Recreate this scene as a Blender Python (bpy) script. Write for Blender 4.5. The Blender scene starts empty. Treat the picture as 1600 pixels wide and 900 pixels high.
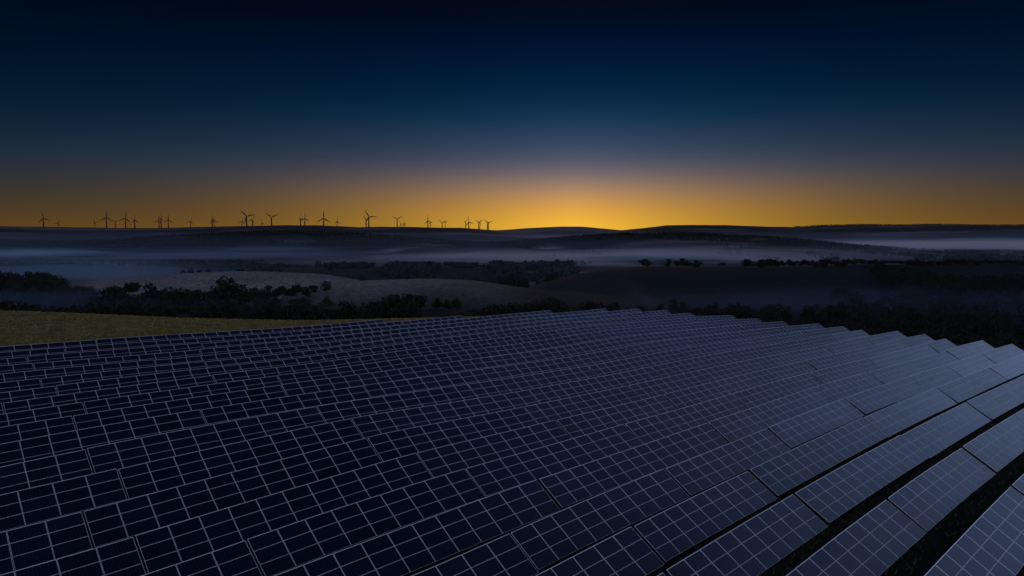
import bpy, math, random
import numpy as np
from mathutils import Matrix, Vector
random.seed(7); RNG = np.random.default_rng(7)
S = 6.2                 # metres between panel rows
CAMZ = 24.0             # camera height
FPX = 1100.0            # focal length for a 1600 px wide picture
R = math.radians
scene = bpy.context.scene
COL = scene.collection

# ------------------------------------------------------------------ helpers
def tag(o, label=None, cat=None, group=None, kind=None):
    if label: o['label'] = label
    if cat: o['category'] = cat
    if group: o['group'] = group
    if kind: o['kind'] = kind
    return o

def mesh_obj(name, verts, faces, mats=(), fmat=None, parent=None, smooth=False):
    me = bpy.data.meshes.new(name)
    me.from_pydata(verts, [], faces)
    for m in mats: me.materials.append(m)
    if fmat is not None: me.polygons.foreach_set('material_index', fmat)
    if smooth: me.polygons.foreach_set('use_smooth', [True]*len(me.polygons))
    me.update()
    o = bpy.data.objects.new(name, me); COL.objects.link(o)
    if parent: o.parent = parent
    return o

def empty(name, loc, rz=0.0):
    o = bpy.data.objects.new(name, None); COL.objects.link(o)
    o.location = loc; o.rotation_euler = (0, 0, rz); o.empty_display_size = 0.5
    return o

def dup(o, name=None, parent=None):
    c = o.copy(); COL.objects.link(c)
    c.name = name or o.name
    if parent is not None:
        c.parent = parent
        c.matrix_parent_inverse = Matrix.Identity(4)
    return c

def ordinal(n):
    w = ['zeroth','first','second','third','fourth','fifth','sixth','seventh','eighth','ninth','tenth','eleventh','twelfth',
         'thirteenth','fourteenth','fifteenth','sixteenth','seventeenth','eighteenth','nineteenth']
    if n < 20: return w[n]
    t = {2:'twent',3:'thirt',4:'fort',5:'fift',6:'sixt',7:'sevent',8:'eight',9:'ninet'}[n//10]
    return t+'ieth' if n % 10 == 0 else t+'y-'+w[n % 10]

# node helper
class NT:
    def __init__(s, mat):
        s.t = mat.node_tree; s.n = s.t.nodes; s.l = s.t.links
    def new(s, typ, **kw):
        nd = s.n.new(typ)
        for k, v in kw.items(): setattr(nd, k, v)
        return nd
    def link(s, a, b): s.l.new(a, b)
    def math(s, op, a, b=None, c=None, clamp=False):
        nd = s.n.new('ShaderNodeMath'); nd.operation = op; nd.use_clamp = clamp
        for i, v in enumerate((a, b, c)):
            if v is None: continue
            if isinstance(v, (int, float)): nd.inputs[i].default_value = v
            else: s.l.new(v, nd.inputs[i])
        return nd.outputs[0]
    def mix(s, f, a, b):
        nd = s.n.new('ShaderNodeMix'); nd.data_type = 'RGBA'
        for sock, v in ((nd.inputs['Factor'], f), (nd.inputs[6], a), (nd.inputs[7], b)):
            if isinstance(v, (int, float)): sock.default_value = v
            elif isinstance(v, tuple): sock.default_value = v if len(v) == 4 else v+(1,)
            else: s.l.new(v, sock)
        return nd.outputs[2]

def material(name):
    m = bpy.data.materials.new(name); m.use_nodes = True
    nt = NT(m); b = nt.n.get('Principled BSDF')
    return m, nt, b

# ------------------------------------------------------------------ survey of the panel hill
# for every panel row: (distance along the row, height of the top edge below the camera), both in row spacings
TOPS={
'i':[(6.37,-2.951),(6.75,-2.958),(8.26,-2.886),(9.75,-2.807)],
'h':[(6.17,-3.267),(8.44,-3.155),(10.0,-3.112),(11.12,-3.107),(11.98,-3.088),(14.47,-3.131)],
'g':[(5.34,-3.366),(6.25,-3.354),(8.16,-3.306),(11.69,-3.291),(11.79,-3.266),(13.74,-3.28),(16.66,-3.329),(19.16,-3.356)],
'f':[(5.17,-3.542),(6.29,-3.474),(7.8,-3.441),(8.91,-3.434),(12.75,-3.389),(17.68,-3.492),(20.85,-3.542),(23.85,-3.56)],
'e':[(4.21,-3.743),(5.34,-3.64),(6.27,-3.585),(7.27,-3.577),(9.36,-3.56),(11.31,-3.517),(13.72,-3.525),(15.74,-3.523),(18.71,-3.578),(23.67,-3.749),(27.12,-3.798)],
'd':[(3.56,-3.613),(4.17,-3.585),(5.19,-3.563),(6.24,-3.536),(7.99,-3.565),(10.9,-3.548),(12.22,-3.572),(14.99,-3.538),(18.33,-3.665),(20.81,-3.729),(24.04,-3.813),(27.78,-3.944)],
'c':[(1.98,-3.707),(2.77,-3.65),(3.74,-3.6),(4.08,-3.565),(5.19,-3.561),(7.14,-3.572),(9.22,-3.588),(11.71,-3.653),(13.43,-3.636),(20.93,-3.789),(25.4,-3.854),(27.42,-3.916)],
'b':[(0.75,-3.701),(1.52,-3.681),(2.54,-3.649),(3.52,-3.628),(4.22,-3.615),(4.61,-3.583),(5.3,-3.576),(7.22,-3.576),(8.04,-3.575),(10.03,-3.579),(15.1,-3.681),(23.52,-3.872),(28.54,-4.024)],
'a':[(0.85,-3.645),(1.76,-3.587),(2.52,-3.555),(3.44,-3.504),(4.71,-3.486),(5.14,-3.427),(6.21,-3.433),(7.39,-3.493),(8.93,-3.556),(11.15,-3.599),(12.91,-3.614),(16.77,-3.689),(26.1,-3.917),(28.69,-3.983)],
'o':[(0.97,-3.431),(1.32,-3.419),(2.8,-3.397),(5.19,-3.375),(5.91,-3.377),(6.55,-3.378),(8.14,-3.484),(9.83,-3.538),(12.26,-3.607),(18.43,-3.694),(26.8,-3.953),(27.9,-3.978)],
'n':[(1.08,-3.38),(1.69,-3.35),(3.07,-3.325),(5.67,-3.36),(7.07,-3.402),(8.89,-3.44),(10.73,-3.545),(13.38,-3.618),(20.1,-3.719),(28.55,-4.037)],
'm':[(1.19,-3.288),(3.34,-3.268),(6.16,-3.319),(9.63,-3.435),(14.49,-3.542),(21.77,-3.727),(28.64,-4.047)],
'l':[(1.3,-3.246),(3.61,-3.269),(6.64,-3.284),(10.38,-3.352),(15.61,-3.495),(23.43,-3.71),(27.56,-3.943)],
'k':[(1.4,-3.309),(3.88,-3.298),(7.12,-3.342),(11.13,-3.351),(16.72,-3.383),(21.14,-3.574),(25.1,-3.768),(27.31,-3.913)],
'j':[(1.5,-3.307),(4.14,-3.306),(7.6,-3.376),(11.87,-3.372),(17.84,-3.389),(26.98,-3.845)],
'p':[(1.61,-3.291),(4.41,-3.303),(8.09,-3.403),(12.62,-3.369),(18.95,-3.461),(25.41,-3.686)],
'q':[(1.71,-3.296),(4.68,-3.33),(8.57,-3.427),(13.37,-3.413),(20.07,-3.529),(25.13,-3.627)],
'r':[(1.82,-3.266),(4.95,-3.362),(9.05,-3.431),(14.11,-3.462),(21.19,-3.556),(24.42,-3.593)],
's':[(1.93,-3.243),(5.22,-3.386),(9.53,-3.455),(14.86,-3.484),(22.3,-3.607)],
't':[(2.03,-3.244),(5.49,-3.351),(10.01,-3.484),(15.61,-3.526)],
'u':[(2.14,-3.223),(5.76,-3.324),(10.5,-3.499)],
'v':[(2.24,-3.227),(6.02,-3.319),(10.98,-3.523)],
}
THETA = R(48.08)
C0 = 2.95
ROWS = 'ihgfedcbaonmlkjpqrstuv'          # nearest row first
CR = {r: C0 - 1 + i for i, r in enumerate(ROWS)}
DV = np.array([math.sin(THETA), math.cos(THETA)])      # along the rows, away from the camera
NV = np.array([math.cos(THETA), -math.sin(THETA)])     # down the panel slope

pts = np.array([(a, CR[r], z) for r in ROWS for a, z in TOPS[r]])
def tps_fit(P, lam):
    n = len(P); d = np.hypot(P[:, None, 0]-P[None, :, 0], P[:, None, 1]-P[None, :, 1])
    K = np.where(d > 0, d*d*np.log(d+1e-9), 0)
    A = np.zeros((n+3, n+3)); A[:n, :n] = K+lam*np.eye(n)
    A[:n, n] = 1; A[:n, n+1:] = P[:, :2]; A[n, :n] = 1; A[n+1:, :n] = P[:, :2].T
    return np.linalg.solve(A, np.concatenate([P[:, 2], np.zeros(3)]))
TW = tps_fit(pts, 6.0)
def top_h(a, c):
    """height of the panels' top edge (m, world) above point (a, c) in row spacings"""
    a = np.clip(np.atleast_1d(np.asarray(a, float)), -1.0, 29.5); c = np.clip(np.atleast_1d(np.asarray(c, float)), 1.0, 25.0)
    out = np.empty(a.shape); fa, fc, fo = a.ravel(), c.ravel(), out.reshape(-1)
    for i in range(0, len(fa), 20000):
        x, y = fa[i:i+20000], fc[i:i+20000]
        d = np.hypot(x[:, None]-pts[None, :, 0], y[:, None]-pts[None, :, 1])
        fo[i:i+20000] = (d*d*np.log(d+1e-9))@TW[:-3]+TW[-3]+TW[-2]*x+TW[-1]*y
    return out*S+CAMZ
TILT = R(31.0)
MW, MH, GX, GY = 1.65, 1.0, 0.03, 0.014
TL = 3*MH+2*GY                                       # slope length of a table
PANEL_H = 0.75+TL*math.sin(TILT)                     # top edge above the ground

# ------------------------------------------------------------------ terrain
def lerp_curve(tbl, x): 
    t = np.array(tbl, float); return np.interp(x, t[:, 0], t[:, 1])
FLOOR = -82.0
# crest lines as seen along each bearing: px = 800 + 1100*tan(bearing), value = degrees-like drop (352 = level with the camera)
FEAT = [
 # name, depth Y (number or curve), crest curve, width before, width behind
 ('knoll', 600, [(-500,470),(0,462),(60,452),(100,443),(140,437),(250,429),(340,424),(430,424),(510,429),(560,438),(620,470),(700,520)], 150, 60),
 ('field', 470, [(-600,510),(0,505),(300,492),(400,464),(450,450),(500,442),(600,437),(680,435),(740,438),(800,447),(860,456),(950,463),(1050,480),(1200,500),(1700,520)], 330, 70),
 ('right_hill', 650, [(600,540),(760,470),(800,458),(850,443),(900,429),(950,419.5),(1000,416),(1100,416.5),(1200,417),(1300,415),(1400,413),(1500,413),(1700,413),(2400,413)], 220, 110),
 ('shelf', [(0,1050),(500,1050),(900,1050),(1400,1000)], [(-600,425),(0,425),(400,420),(480,419),(600,417),(700,418),(790,422),(850,440),(1000,440)], 120, 150),
 ('spur', 1950, [(500,420),(640,388),(700,384),(780,385),(830,388),(880,391.5),(940,395),(1000,400),(1060,412)], 130, 160),
 ('hump', 1350, [(200,436),(260,419),(330,414),(400,415),(470,421),(560,430),(1180,430),(1240,412),(1330,406),(1400,407),(1480,412),(1600,428)], 150, 160),
 ('ridge_mid', 2800, [(-600,372),(0,374),(100,376),(200,372),(300,366),(400,360),(450,358.5),(560,363),(700,374),(800,381),(870,387),(950,394),(1100,410)], 520, 700),
 ('ridge_right', [(800,2700),(900,2600),(1100,2350),(1300,2000),(1500,1750)], [(700,384),(830,374),(900,368.5),(960,364.5),(1040,363),(1100,364.5),(1200,370),(1300,380),(1400,390),(1480,399),(1560,409),(1700,430)], 380, 500),
 ('sky_left', 4700, [(-900,352),(0,353.5),(60,354.5),(100,355),(200,356.5),(250,356.5),(300,355),(400,353),(450,351.8),(500,352.3),(560,355),(600,354.3),(650,354.8),(690,356),(720,356),(760,359),(790,361.5),(840,365),(1000,375)], 1300, 2500),
 ('sky_mid', 5300, [(600,375),(700,364),(780,359.8),(830,356),(880,353.9),(910,354),(960,359),(985,361.5),(1040,368)], 900, 2000),
 ('sky_right', 5000, [(880,370),(960,361.2),(1000,357),(1040,352.2),(1080,351.3),(1130,351.8),(1200,354.3),(1250,354.8),(1280,352.8),(1340,351.3),(1420,351.8),(1440,350.8),(1500,351.6),(1560,352.2),(1600,352),(2500,352)], 1300, 2500),
]
_ng = [(RNG.uniform(0, 6.28), RNG.uniform(0, 6.28), RNG.uniform(0, 6.28)) for _ in range(40)]
def wavy(x, y, lam, k0=0, n=5):
    """smooth pseudo random field of wavelength lam"""
    s = 0
    for i in range(n):
        th, p1, _ = _ng[(k0*n+i) % 40]; l = lam*(0.6+0.2*i)
        s = s+np.sin((x*math.cos(th)+y*math.sin(th))*6.283/l+p1+0.7*np.sin((x*math.sin(th)-y*math.cos(th))*6.283/(l*1.7)+_ng[(k0+i) % 40][2]))
    return s/n
def hill_dist(a, c):
    cm = np.interp(a, [-30, 3.7, 9, 13.3, 20, 24.5, 28.8], [66, 36.2, 30.2, 26.3, 22.9, 20.4, 18.2])
    return np.hypot(np.maximum(0, a-29.0), np.maximum(0, c-cm)*.85)
def terrain(X, Y):
    X = np.asarray(X, float); Y = np.asarray(Y, float)
    r = np.hypot(X, Y)+1e-6
    az = np.clip(np.arctan2(X, Y), -R(58), R(58))
    u = np.tan(az); Yd = r*np.cos(az); px = 800+FPX*u
    hs = [np.where(Yd > 5000, FLOOR-(Yd-5000)*.022, FLOOR)+CAMZ+2.5*wavy(X, Y, 420, 1)]
    hs[0] = np.maximum(hs[0], -27-np.clip((450-px)/300, 0, 1)*5-np.clip((px-1300)/300, 0, 1)*3-np.clip(Yd-530, 0, 300)/300*30-np.maximum(Yd-3000, 0)*.05)   # the land this side of the valley
    for name, D, crest, sf, sb in FEAT:
        Dd = D if isinstance(D, (int, float)) else lerp_curve(D, px)
        Dd = Dd*(1+0.03*wavy(u*1000, u*0, 500, 2))
        zc = CAMZ-(lerp_curve(crest, px)+(3.2 if name.startswith('ridge') else 0)-352)/FPX*Dd
        dl = Yd-Dd
        g = np.where(dl < 0, np.exp(-(dl/sf)**2), np.exp(-(dl/sb)**2))
        base = np.where(Yd > 5000, FLOOR-(Yd-5000)*.022, FLOOR)+CAMZ
        hs.append(base+(np.maximum(zc, base)-base)*g)
    H = np.stack(hs); k = 2.2
    m = H.max(0); far = m+k*np.log(np.exp((H-m)/k).sum(0))-0.0
    amp = np.clip((Yd-200)/3000, 0, 1)
    far = far+amp*1.6*wavy(X, Y, 260, 3)+np.clip((Yd-250)/400, 0, 1)*0.5*wavy(X, Y, 90, 4)
    # the panel hill
    a = (X*DV[0]+Y*DV[1])/S; c = -(X*NV[0]+Y*NV[1])/S
    near = r < 480
    z = far.copy()
    if near.any():
        an, cn = a[near], c[near]
        zh = top_h(an, cn)-PANEL_H
        d = hill_dist(an, cn)*S
        zh = zh-.30*(np.sqrt(d*d+14**2)-14)
        zf = far[near]
        # on the hill itself use the hill only
        w = np.clip(d/30, 0, 1); w = w*w*(3-2*w)
        mx = np.maximum(zh, zf); z[near] = zh*(1-w)+mx*w
    return z
def H1(x, y): return float(terrain(np.array([x]), np.array([y]))[0])

# ------------------------------------------------------------------ world
def lin(c): return tuple(((v/255/12.92) if v/255 <= .04045 else ((v/255+.055)/1.055)**2.4) for v in c)+(1,)
def build_world():
    w = bpy.data.worlds.new("World"); scene.world = w; w.use_nodes = True
    nt = NT(w); nt.n.clear()
    out = nt.new('ShaderNodeOutputWorld'); bg = nt.new('ShaderNodeBackground'); nt.link(bg.outputs[0], out.inputs[0])
    tc = nt.new('ShaderNodeTexCoord'); sx = nt.new('ShaderNodeSeparateXYZ'); nt.link(tc.outputs['Generated'], sx.inputs[0])
    el = nt.math('MULTIPLY', nt.math('ARCSINE', sx.outputs[2]), 180/math.pi/90, clamp=True)
    az = nt.math('MULTIPLY', nt.math('ARCTAN2', sx.outputs[0], sx.outputs[1]), 180/math.pi)
    def ramp(stops):
        r = nt.new('ShaderNodeValToRGB'); e = r.color_ramp.elements
        stops = sorted(stops)
        e[0].position = stops[0][0]/90; e[0].color = lin(stops[0][1])
        e[1].position = stops[-1][0]/90; e[1].color = lin(stops[-1][1])
        for p, c in stops[1:-1]:
            q = e.new(p/90); q.color = lin(c)
        nt.link(el, r.inputs[0]); return r.outputs[0]
    hi = [(20, (6,13,32)), (28, (72,90,142)), (40, (84,101,154)), (50, (50,61,98)), (61, (24,31,54)), (90, (22,28,48))]  # sky above the view, made brighter for the reflections in the glass
    core = ramp([(0,(246,186,58)),(1.1,(228,166,68)),(2.2,(194,146,90)),(3.2,(156,126,104)),(4.2,(116,104,108)),(5.2,(82,86,104)),(6.2,(60,74,98)),(7.2,(44,65,91)),(8.4,(22,54,83)),
                 (9.8,(9,42,72)),(11.2,(3,33,63)),(12.6,(1,26,55)),(14,(1,19,46)),(15.6,(2,13,34)),(17.2,(4,10,26))]+hi)
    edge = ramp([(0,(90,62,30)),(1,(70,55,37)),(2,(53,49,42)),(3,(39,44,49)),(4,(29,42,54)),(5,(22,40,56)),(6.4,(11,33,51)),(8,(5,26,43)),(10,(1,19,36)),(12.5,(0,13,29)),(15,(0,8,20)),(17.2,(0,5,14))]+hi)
    side = ramp([(0,(146,156,190)),(12,(142,166,214)),(28,(124,148,202)),(44,(74,90,132)),(62,(32,41,68)),(90,(22,28,48))])  # unseen sky at the sides, brightened to give right-hand panels a blue sheen
    back = ramp([(0,(165,165,178)),(20,(172,176,196)),(36,(150,156,182)),(52,(72,82,112)),(66,(32,40,64)),(90,(22,28,48))])  # unseen sky behind the camera, brightened to light the module frames
    d = nt.math('SUBTRACT', az, 5.0)
    # the glow: wide gaussian round the afterglow
    g1 = nt.math('POWER', 2.71828, nt.math('MULTIPLY', nt.math('POWER', nt.math('DIVIDE', nt.math('ABSOLUTE', d), nt.math('MULTIPLY_ADD', el, 95.0, 13.2)), 1.35), -1.0))
    c = nt.mix(g1, edge, core)
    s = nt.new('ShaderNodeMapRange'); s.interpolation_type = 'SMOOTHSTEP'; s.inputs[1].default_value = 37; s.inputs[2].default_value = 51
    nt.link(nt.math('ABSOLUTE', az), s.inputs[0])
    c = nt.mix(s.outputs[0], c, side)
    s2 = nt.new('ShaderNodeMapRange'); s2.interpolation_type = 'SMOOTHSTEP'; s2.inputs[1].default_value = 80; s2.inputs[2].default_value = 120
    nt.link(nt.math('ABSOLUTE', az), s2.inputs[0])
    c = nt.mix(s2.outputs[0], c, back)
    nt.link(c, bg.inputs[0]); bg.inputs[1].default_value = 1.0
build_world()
sun = bpy.data.lights.new('sun', 'SUN'); sun.energy = 0.12; sun.angle = R(12); sun.color = (1.0, .62, .3)
so = bpy.data.objects.new('sun', sun); COL.objects.link(so)
so.rotation_euler = (R(90-4.0), 0, R(-5.0)+math.pi)       # light travels toward the camera from the afterglow
so.rotation_euler = Vector((-math.sin(R(5)), -math.cos(R(5)), -math.sin(R(4)))).to_track_quat('-Z', 'Y').to_euler()

# ------------------------------------------------------------------ materials
def mat_plain(name, col, rough=.6, metal=0.0, var=0.12, scale=3.0):
    m, nt, b = material(name)
    tc = nt.new('ShaderNodeTexCoord'); nz = nt.new('ShaderNodeTexNoise'); nz.inputs['Scale'].default_value = scale
    nt.link(tc.outputs['Object'], nz.inputs['Vector'])
    lo = tuple(v*(1-var) for v in col); hi = tuple(min(1, v*(1+var)) for v in col)
    nt.link(nt.mix(nz.outputs['Fac'], lo, hi), b.inputs['Base Color'])
    b.inputs['Roughness'].default_value = rough; b.inputs['Metallic'].default_value = metal
    return m
M_ALU = mat_plain('aluminium', (.80, .81, .84), .40, .25, .10, 6)
M_STEEL = mat_plain('galvanised_steel', (.30, .31, .32), .55, .6)
M_SILHOUETTE = mat_plain('turbine_silhouette', (.03, .025, .024), .9)  # white turbines seen unlit: their backlit darkness is put into the base colour
M_BARK = mat_plain('bark', (.06, .045, .035), .9, 0, .4, 8)

def mat_glass():
    m, nt, b = material('photovoltaic_glass')
    tc = nt.new('ShaderNodeTexCoord'); sx = nt.new('ShaderNodeSeparateXYZ'); nt.link(tc.outputs['Object'], sx.inputs[0])
    def grid(co, pitch, half):
        f = nt.math('ABSOLUTE', nt.math('SUBTRACT', nt.math('FRACT', nt.math('DIVIDE', co, pitch)), .5))
        return nt.math('GREATER_THAN', f, .5-half/pitch)
    gx = grid(sx.outputs[0], .158, .007); gy = grid(sx.outputs[1], .156, .007)
    g = nt.math('MAXIMUM', gx, gy)
    bus = nt.math('MULTIPLY', grid(nt.math('ADD', sx.outputs[1], .02), .052, .0012), .35)
    oi = nt.new('ShaderNodeObjectInfo')
    nz = nt.new('ShaderNodeTexNoise'); nz.inputs['Scale'].default_value = 9.0; nz.inputs['Detail'].default_value = 4
    nt.link(tc.outputs['Object'], nz.inputs['Vector'])
    cell = nt.mix(oi.outputs['Random'], (.0018, .002, .011), (.004, .0046, .020))
    cell = nt.mix(nt.math('MULTIPLY', nz.outputs['Fac'], .35), cell, (.005, .0065, .018))
    c = nt.mix(nt.math('MAXIMUM', nt.math('MULTIPLY', g, .45), bus), cell, (.045, .05, .085))
    nt.link(c, b.inputs['Base Color'])
    # dust: rougher, slightly different on every module
    r = nt.math('ADD', nt.math('MULTIPLY', nz.outputs['Fac'], .10), nt.math('ADD', nt.math('MULTIPLY_ADD', oi.outputs['Random'], .05, .07), nt.math('MULTIPLY', oi.outputs['Color'], .14)))
    nt.link(r, b.inputs['Roughness']); b.inputs['IOR'].default_value = 1.5
    return m
M_GLASS = mat_glass()

def mat_ground():
    m, nt, b = material('ground')
    at = nt.new('ShaderNodeAttribute'); at.attribute_name = 'cover'
    tc = nt.new('ShaderNodeTexCoord')
    n1 = nt.new('ShaderNodeTexNoise'); n1.inputs['Scale'].default_value = .35; n1.inputs['Detail'].default_value = 8; n1.inputs['Roughness'].default_value = .7
    n2 = nt.new('ShaderNodeTexNoise'); n2.inputs['Scale'].default_value = .02; n2.inputs['Detail'].default_value = 7; n2.inputs['Roughness'].default_value = .65
    for n in (n1, n2): nt.link(tc.outputs['Object'], n.inputs['Vector'])
    f = nt.math('MULTIPLY_ADD', n1.outputs['Fac'], 2.6, -.7)
    f2 = nt.math('MULTIPLY_ADD', n2.outputs['Fac'], 1.4, .3)
    v = nt.new('ShaderNodeVectorMath'); v.operation = 'SCALE'; nt.link(at.outputs['Color'], v.inputs[0]); nt.link(nt.math('MULTIPLY', f, f2), v.inputs['Scale'])
    nt.link(v.outputs[0], b.inputs['Base Color']); b.inputs['Roughness'].default_value = .95; b.inputs['Specular IOR Level'].default_value = .1
    bp = nt.new('ShaderNodeBump'); bp.inputs['Strength'].default_value = .8; bp.inputs['Distance'].default_value = .5
    nt.link(n1.outputs['Fac'], bp.inputs['Height']); nt.link(bp.outputs[0], b.inputs['Normal'])
    return m
def mat_leaf(name, c1, c2):
    m, nt, b = material(name)
    oi = nt.new('ShaderNodeObjectInfo'); geo = nt.new('ShaderNodeNewGeometry')
    rnd = nt.math('FRACT', nt.math('ADD', oi.outputs['Random'], nt.math('MULTIPLY', geo.outputs['Random Per Island'], .7)))
    nt.link(nt.mix(rnd, c1, c2), b.inputs['Base Color']); b.inputs['Roughness'].default_value = .8; b.inputs['Specular IOR Level'].default_value = .15
    return m
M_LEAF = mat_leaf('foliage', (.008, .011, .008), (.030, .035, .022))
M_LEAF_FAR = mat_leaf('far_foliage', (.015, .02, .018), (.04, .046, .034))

# ------------------------------------------------------------------ ground sheet
def build_ground():
    az = np.concatenate([np.linspace(-180, -62, 30), np.linspace(-60, 60, 760), np.linspace(62, 180, 30)[:-1]])*math.pi/180
    rr = np.concatenate([[0.5], np.geomspace(6, 30000, 520)])
    A, RR = np.meshgrid(az, rr); X = RR*np.sin(A); Y = RR*np.cos(A)
    Z = terrain(X.ravel(), Y.ravel()).reshape(X.shape)
    nr, na = X.shape
    V = np.stack([X, Y, Z], -1).reshape(-1, 3)
    i = np.arange(nr-1)[:, None]*na; j = np.arange(na)[None, :]; j2 = (j+1) % na
    F = np.stack([i+j, i+j2, i+na+j2, i+na+j], -1).reshape(-1, 4)
    me = bpy.data.meshes.new('ground'); me.vertices.add(len(V)); me.vertices.foreach_set('co', V.ravel())
    me.loops.add(F.size); me.loops.foreach_set('vertex_index', F.ravel().astype(np.int32))
    me.polygons.add(len(F)); me.polygons.foreach_set('loop_start', np.arange(0, F.size, 4, dtype=np.int32))
    me.polygons.foreach_set('loop_total', np.full(len(F), 4, dtype=np.int32))
    me.polygons.foreach_set('use_smooth', np.ones(len(F), bool)); me.update(); me.validate()
    # what grows where
    x, y = X.ravel(), Y.ravel(); r = np.hypot(x, y)
    azc = np.clip(np.arctan2(x, y), -R(58), R(58)); px = 800+FPX*np.tan(azc); Yd = r*np.cos(azc)
    a = (x*DV[0]+y*DV[1])/S; c = -(x*NV[0]+y*NV[1])/S
    C = np.empty((len(x), 3)); C[:] = (.018, .021, .016)
    def blend(mask, col):
        mask = np.clip(mask, 0, 1)[:, None]; C[:] = C*(1-mask)+np.array(col)*mask
    n3 = wavy(x, y, 130, 1); n4 = wavy(x, y, 600, 2); n5 = wavy(x*.3, y, 330, 5)
    # pale stubble fields, left of centre
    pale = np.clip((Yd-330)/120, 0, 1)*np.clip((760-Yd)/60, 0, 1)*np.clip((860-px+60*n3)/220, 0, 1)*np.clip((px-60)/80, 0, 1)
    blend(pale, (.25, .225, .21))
    # dim pasture on the right hill
    past = np.clip((Yd-300)/80, 0, 1)*np.clip((760-Yd)/60, 0, 1)*np.clip((px-780)/80, 0, 1)
    blend(past*(.75+.25*n3), (.019, .021, .021))
    blend(past*np.clip(n3*2-.2, 0, 1)*np.clip((1080-px)/180, 0, 1), (.055, .05, .036))
    blend(past*np.clip((px-1280)/150, 0, 1)*np.clip(n3*2+.6, 0, 1), (.010, .013, .012))
    # valley floor and far ridges: woods with paler clearings
    far = np.clip((Yd-850)/100, 0, 1)
    blend(far, (.022, .027, .026))
    blend(far*np.clip((n5-.25)*4, 0, 1), (.13, .12, .115))
    blend(far*np.clip((wavy(x*.25, y, 900, 6)-.3)*4, 0, 1)*np.clip((Yd-2900)/500, 0, 1), (.17, .155, .15))
    blend(np.clip(1-np.abs(Yd-930)/70, 0, 1)*np.clip(1-np.abs(px-815)/55, 0, 1)*1.6, (.17, .155, .15))
    blend(np.clip(1-np.abs(Yd-720)/60, 0, 1)*np.clip(1-np.abs(px-495)/50, 0, 1)*1.6, (.22, .20, .18))
    blend(np.clip(1-np.abs(Yd-480)/90, 0, 1)*np.clip(1-np.abs(px-1010-(480-Yd)*.4)/26, 0, 1)*.8, (.075, .066, .05))  # lit ridge line on the right hill, painted in as a paler strip
    # the grass hill
    d = hill_dist(a, c)
    grass = np.clip(1.2-d/5, 0, 1)*(r < 480)*np.clip(c-21.5, 0, 1)
    blend(grass, (.22, .175, .05))
    blend(grass*np.clip((px-380)/120, 0, 1)*(px < 660)*(c > 20), (.30, .19, .09))
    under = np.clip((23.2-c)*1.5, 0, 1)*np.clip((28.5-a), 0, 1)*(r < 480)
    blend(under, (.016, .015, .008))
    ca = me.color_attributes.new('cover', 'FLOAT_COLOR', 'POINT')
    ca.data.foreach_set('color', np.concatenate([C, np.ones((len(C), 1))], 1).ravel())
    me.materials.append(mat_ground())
    o = bpy.data.objects.new('ground', me); COL.objects.link(o); o['kind'] = 'structure'
build_ground()

# ------------------------------------------------------------------ solar tables
def box(vs, fs, x0, x1, y0, y1, z0, z1):
    b = len(vs); vs += [(x0,y0,z0),(x1,y0,z0),(x1,y1,z0),(x0,y1,z0),(x0,y0,z1),(x1,y0,z1),(x1,y1,z1),(x0,y1,z1)]
    fs += [tuple(b+i for i in f) for f in ((0,3,2,1),(4,5,6,7),(0,1,5,4),(1,2,6,5),(2,3,7,6),(3,0,4,7))]
def make_module(ft=.011):
    """framed module; ft = width of the frame along its upper edge"""
    hx, hy, fw, fx = MW/2, MH/2, .011, .016
    vs = []; fs = []; fm = []
    ring = [(-hx,-hy),(hx,-hy),(hx,hy),(-hx,hy)]; inn = [(-hx+fx,-hy+fw),(hx-fx,-hy+fw),(hx-fx,hy-ft),(-hx+fx,hy-ft)]
    for z, rg in ((0, ring), (0, inn), (-.006, inn), (-.04, ring)): vs += [(x, y, z) for x, y in rg]
    for i in range(4):
        j = (i+1) % 4
        fs.append((i, j, 4+j, 4+i)); fm.append(1)
        fs.append((4+i, 4+j, 8+j, 8+i)); fm.append(1)
        fs.append((12+i, 12+j, j, i)); fm.append(1)
    fs.append((8, 9, 10, 11)); fm.append(0); fs.append((15, 14, 13, 12)); fm.append(1)
    return mesh_obj('solar_module', vs, fs, (M_GLASS, M_ALU), fm)
def rail_mesh(L):
    vs = []; fs = []
    box(vs, fs, -L, L, -.03, .03, -.06, 0)
    return vs, fs
def make_post():
    vs = []; fs = []     # C-section post
    box(vs, fs, -.05, .05, -.004, .004, -2.6, 0); box(vs, fs, -.05, -.042, .004, .05, -2.6, 0); box(vs, fs, .042, .05, .004, .05, -2.6, 0)
    return mesh_obj('support_post', vs, fs, (M_STEEL,))
MODULE = make_module(); TOPMODULE = make_module(.042); POST = make_post(); RAILS = {}
AL = math.atan(98/FPX)
def to_px(P):
    x, y, z = P[0], P[1], P[2]-CAMZ
    zc = y*math.cos(AL)-z*math.sin(AL); yc = y*math.sin(AL)+z*math.cos(AL)
    if zc < .1: return (-9999, 9999)
    return 800+FPX*x/zc, 450-FPX*yc/zc
ROW_END = dict(i=27.6, h=27.9, g=28.0, f=28.0, e=27.1, d=27.8, c=27.4, b=28.5, a=28.7, o=27.9, n=28.6, m=28.6, l=27.6, k=27.3, j=27.0, p=25.4,
               q=25.1, r=24.4, s=23.4, t=21.0, u=17.0, v=14.0)
BREAKS = dict(i=[9.2], h=[8.4, 11.1], g=[8.2, 11.7], f=[6.3, 8.9, 12.8], e=[5.3, 11.3, 23.7], d=[6.7, 15.3, 24.0], c=[6.2, 20.8, 25.4], b=[9.1, 19.0, 26.0],
              a=[15.2, 22.4], o=[6.0, 14.6, 22.5], n=[9.4, 17.2], m=[7.4, 16.0])
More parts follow.
